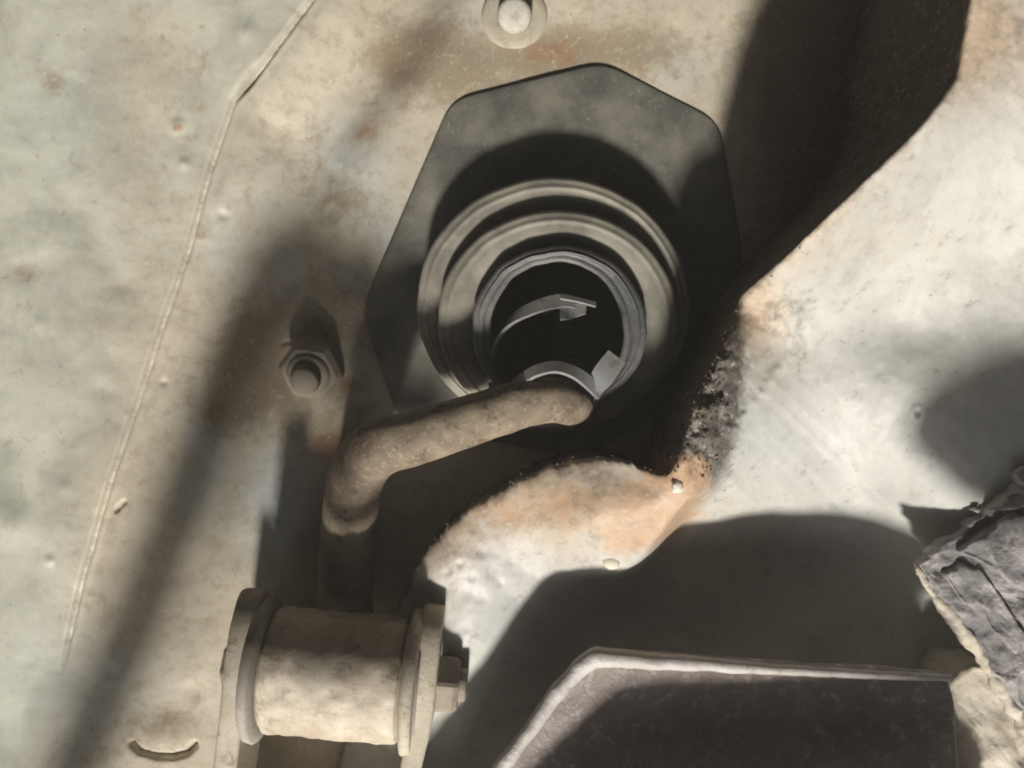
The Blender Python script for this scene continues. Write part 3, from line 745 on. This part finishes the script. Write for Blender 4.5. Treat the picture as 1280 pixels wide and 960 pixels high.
slab('flake', [(1178, 716), (1202, 702), (1226, 712), (1262, 760), (1290, 806), (1270, 818), (1230, 776), (1196, 745)], 156, 143, M_flake, fl, 4, 4, 120, 10, 5, 18, 5, 3)
slab('flake', [(1268, 592), (1283, 585), (1300, 590), (1296, 606), (1276, 610)], 168, 146, M_flake, fl, 3, 3, 60, 6, 3, 10, 4, 4)
slab('chip', [(1216, 638), (1222, 634), (1228, 637), (1224, 643)], 148, 136, M_cream, fl, 1, 1.5, 40, 4, 1, 8, 2, 7)
fe = spline([W(1146, 709, 148), W(1162, 735, 146), W(1187, 768, 144), (W(1219, 810, 142)), W(1251, 862, 140), W(1281, 909, 138), W(1328, 994, 136)], 90)
loft('crust_edge', tube_rings(fe, np.interp(np.linspace(0, 1, 90), [0, .2, .6, 1], [4, 7, 6, 8]), 18, 6, 12, 7), M_cream, fl, True, True, label='cream crusted edge')
pd = thing('spring_pad', 'cream crusted lump in the bottom right corner under the flaking leaf', 'spring pad', W(1240, 920, 90))
slab('pad', [(1186, 852), (1206, 836), (1232, 828), (1262, 846), (1300, 900), (1420, 960), (1420, 1120), (1206, 1120), (1196, 930)], 118, 40, M_cream, pd, 8, 7, 240, 26, 8, 26, 5, 9)

# ------------------------------------------------------------------ cranked pipe just below the frame: its soft shadow lies on the panel
ZP = 470.0
shp = [(492, 352), (450, 351), (410, 350), (368, 350), (334, 364), (308, 412), (286, 475), (250, 575), (205, 690), (160, 800), (100, 945), (40, 1090)]
pp = [np.array([x - 640 + LX * ZP, 480 - y + LY * ZP, ZP]) for x, y in shp]
pipe = thing('cranked_pipe', 'cranked black iron pipe beyond the frame casting the soft bent shadow on the panel', 'pipe', pp[5])
loft('tube', tube_rings(spline(pp, 90), 44, 24), M_black, pipe, True, True)

ck = [(418, 456), (470, 446), (556, 438), (574, 470), (574, 505), (558, 528), (470, 542), (426, 540)]
slab('shade_plate', [(x - 640 + LX * ZP, 480 - y + LY * ZP) for x, y in ck], ZP + 6, ZP - 10, M_black, pipe, 14, 4, 80, 6, 2, 30, 4, 6, px=False)  # unseen plate added to shade the rod leg and bush top
ZH = 820.0  # unseen hose added towards the sun, dimming the panel at the nut
hp = [np.array([x - 640 + LX * ZH, 480 - y + LY * ZH, ZH]) for x, y in [(448, 405), (420, 425), (385, 458), (345, 505), (300, 570), (245, 670), (170, 830), (90, 1000)]]
hose = thing('shade_hose', 'unseen black hose added beyond the frame to dim the panel around the stud nut', 'hose', hp[0])
loft('tube', tube_rings(spline(hp, 60), 24, 20), M_black, hose, True, True)

# unseen block added beyond the right edge, outlined to shade the rail
ZS = 430.0
SH = [(1320, 372), (1215, 394), (1160, 424), (1128, 460), (1140, 495), (1175, 525), (1205, 556), (1240, 572), (1320, 566), (1500, 560), (1540, 500), (1500, 372)]
so = []
for a, b in SH:
    w_ = W(a, b, 135)
    so.append((w_[0] + LX * (ZS - 135), w_[1] + LY * (ZS - 135)))
stp = thing('shadow_block', 'unseen iron block added beyond the right edge, casting the blunt rounded shadow on the rail', 'shadow block', (np.mean([q[0] for q in so]), np.mean([q[1] for q in so]), ZS - 20))
slab('block', so, ZS, ZS - 40, M_black, stp, 16, 8, 120, 8, 3, 30, 2, 4, px=False)

# thin haze box added as fill, lifting the dark corners
hx = np.array([[x, y, z] for z in (-1.25, 0.56) for y in (-0.62, 0.40) for x in (-0.56, 0.66)]) / S
hz = link('haze', hx, [(0, 2, 3, 1), (4, 5, 7, 6), (0, 1, 5, 4), (2, 6, 7, 3), (0, 4, 6, 2), (1, 3, 7, 5)], M_black, kind='stuff', smooth=False)
hm = bpy.data.materials.new('fill_haze'); hm.use_nodes = True
hm.node_tree.nodes.remove(hm.node_tree.nodes['Principled BSDF'])
pv = hm.node_tree.nodes.new('ShaderNodeVolumePrincipled')
pv.inputs['Color'].default_value = (0.95, 0.93, 0.88, 1); pv.inputs['Density'].default_value = 0.14
hm.node_tree.links.new(pv.outputs[0], hm.node_tree.nodes['Material Output'].inputs['Volume'])
hz.data.materials[0] = hm

for o in bpy.data.objects:
    if '_org' in o: del o['_org']
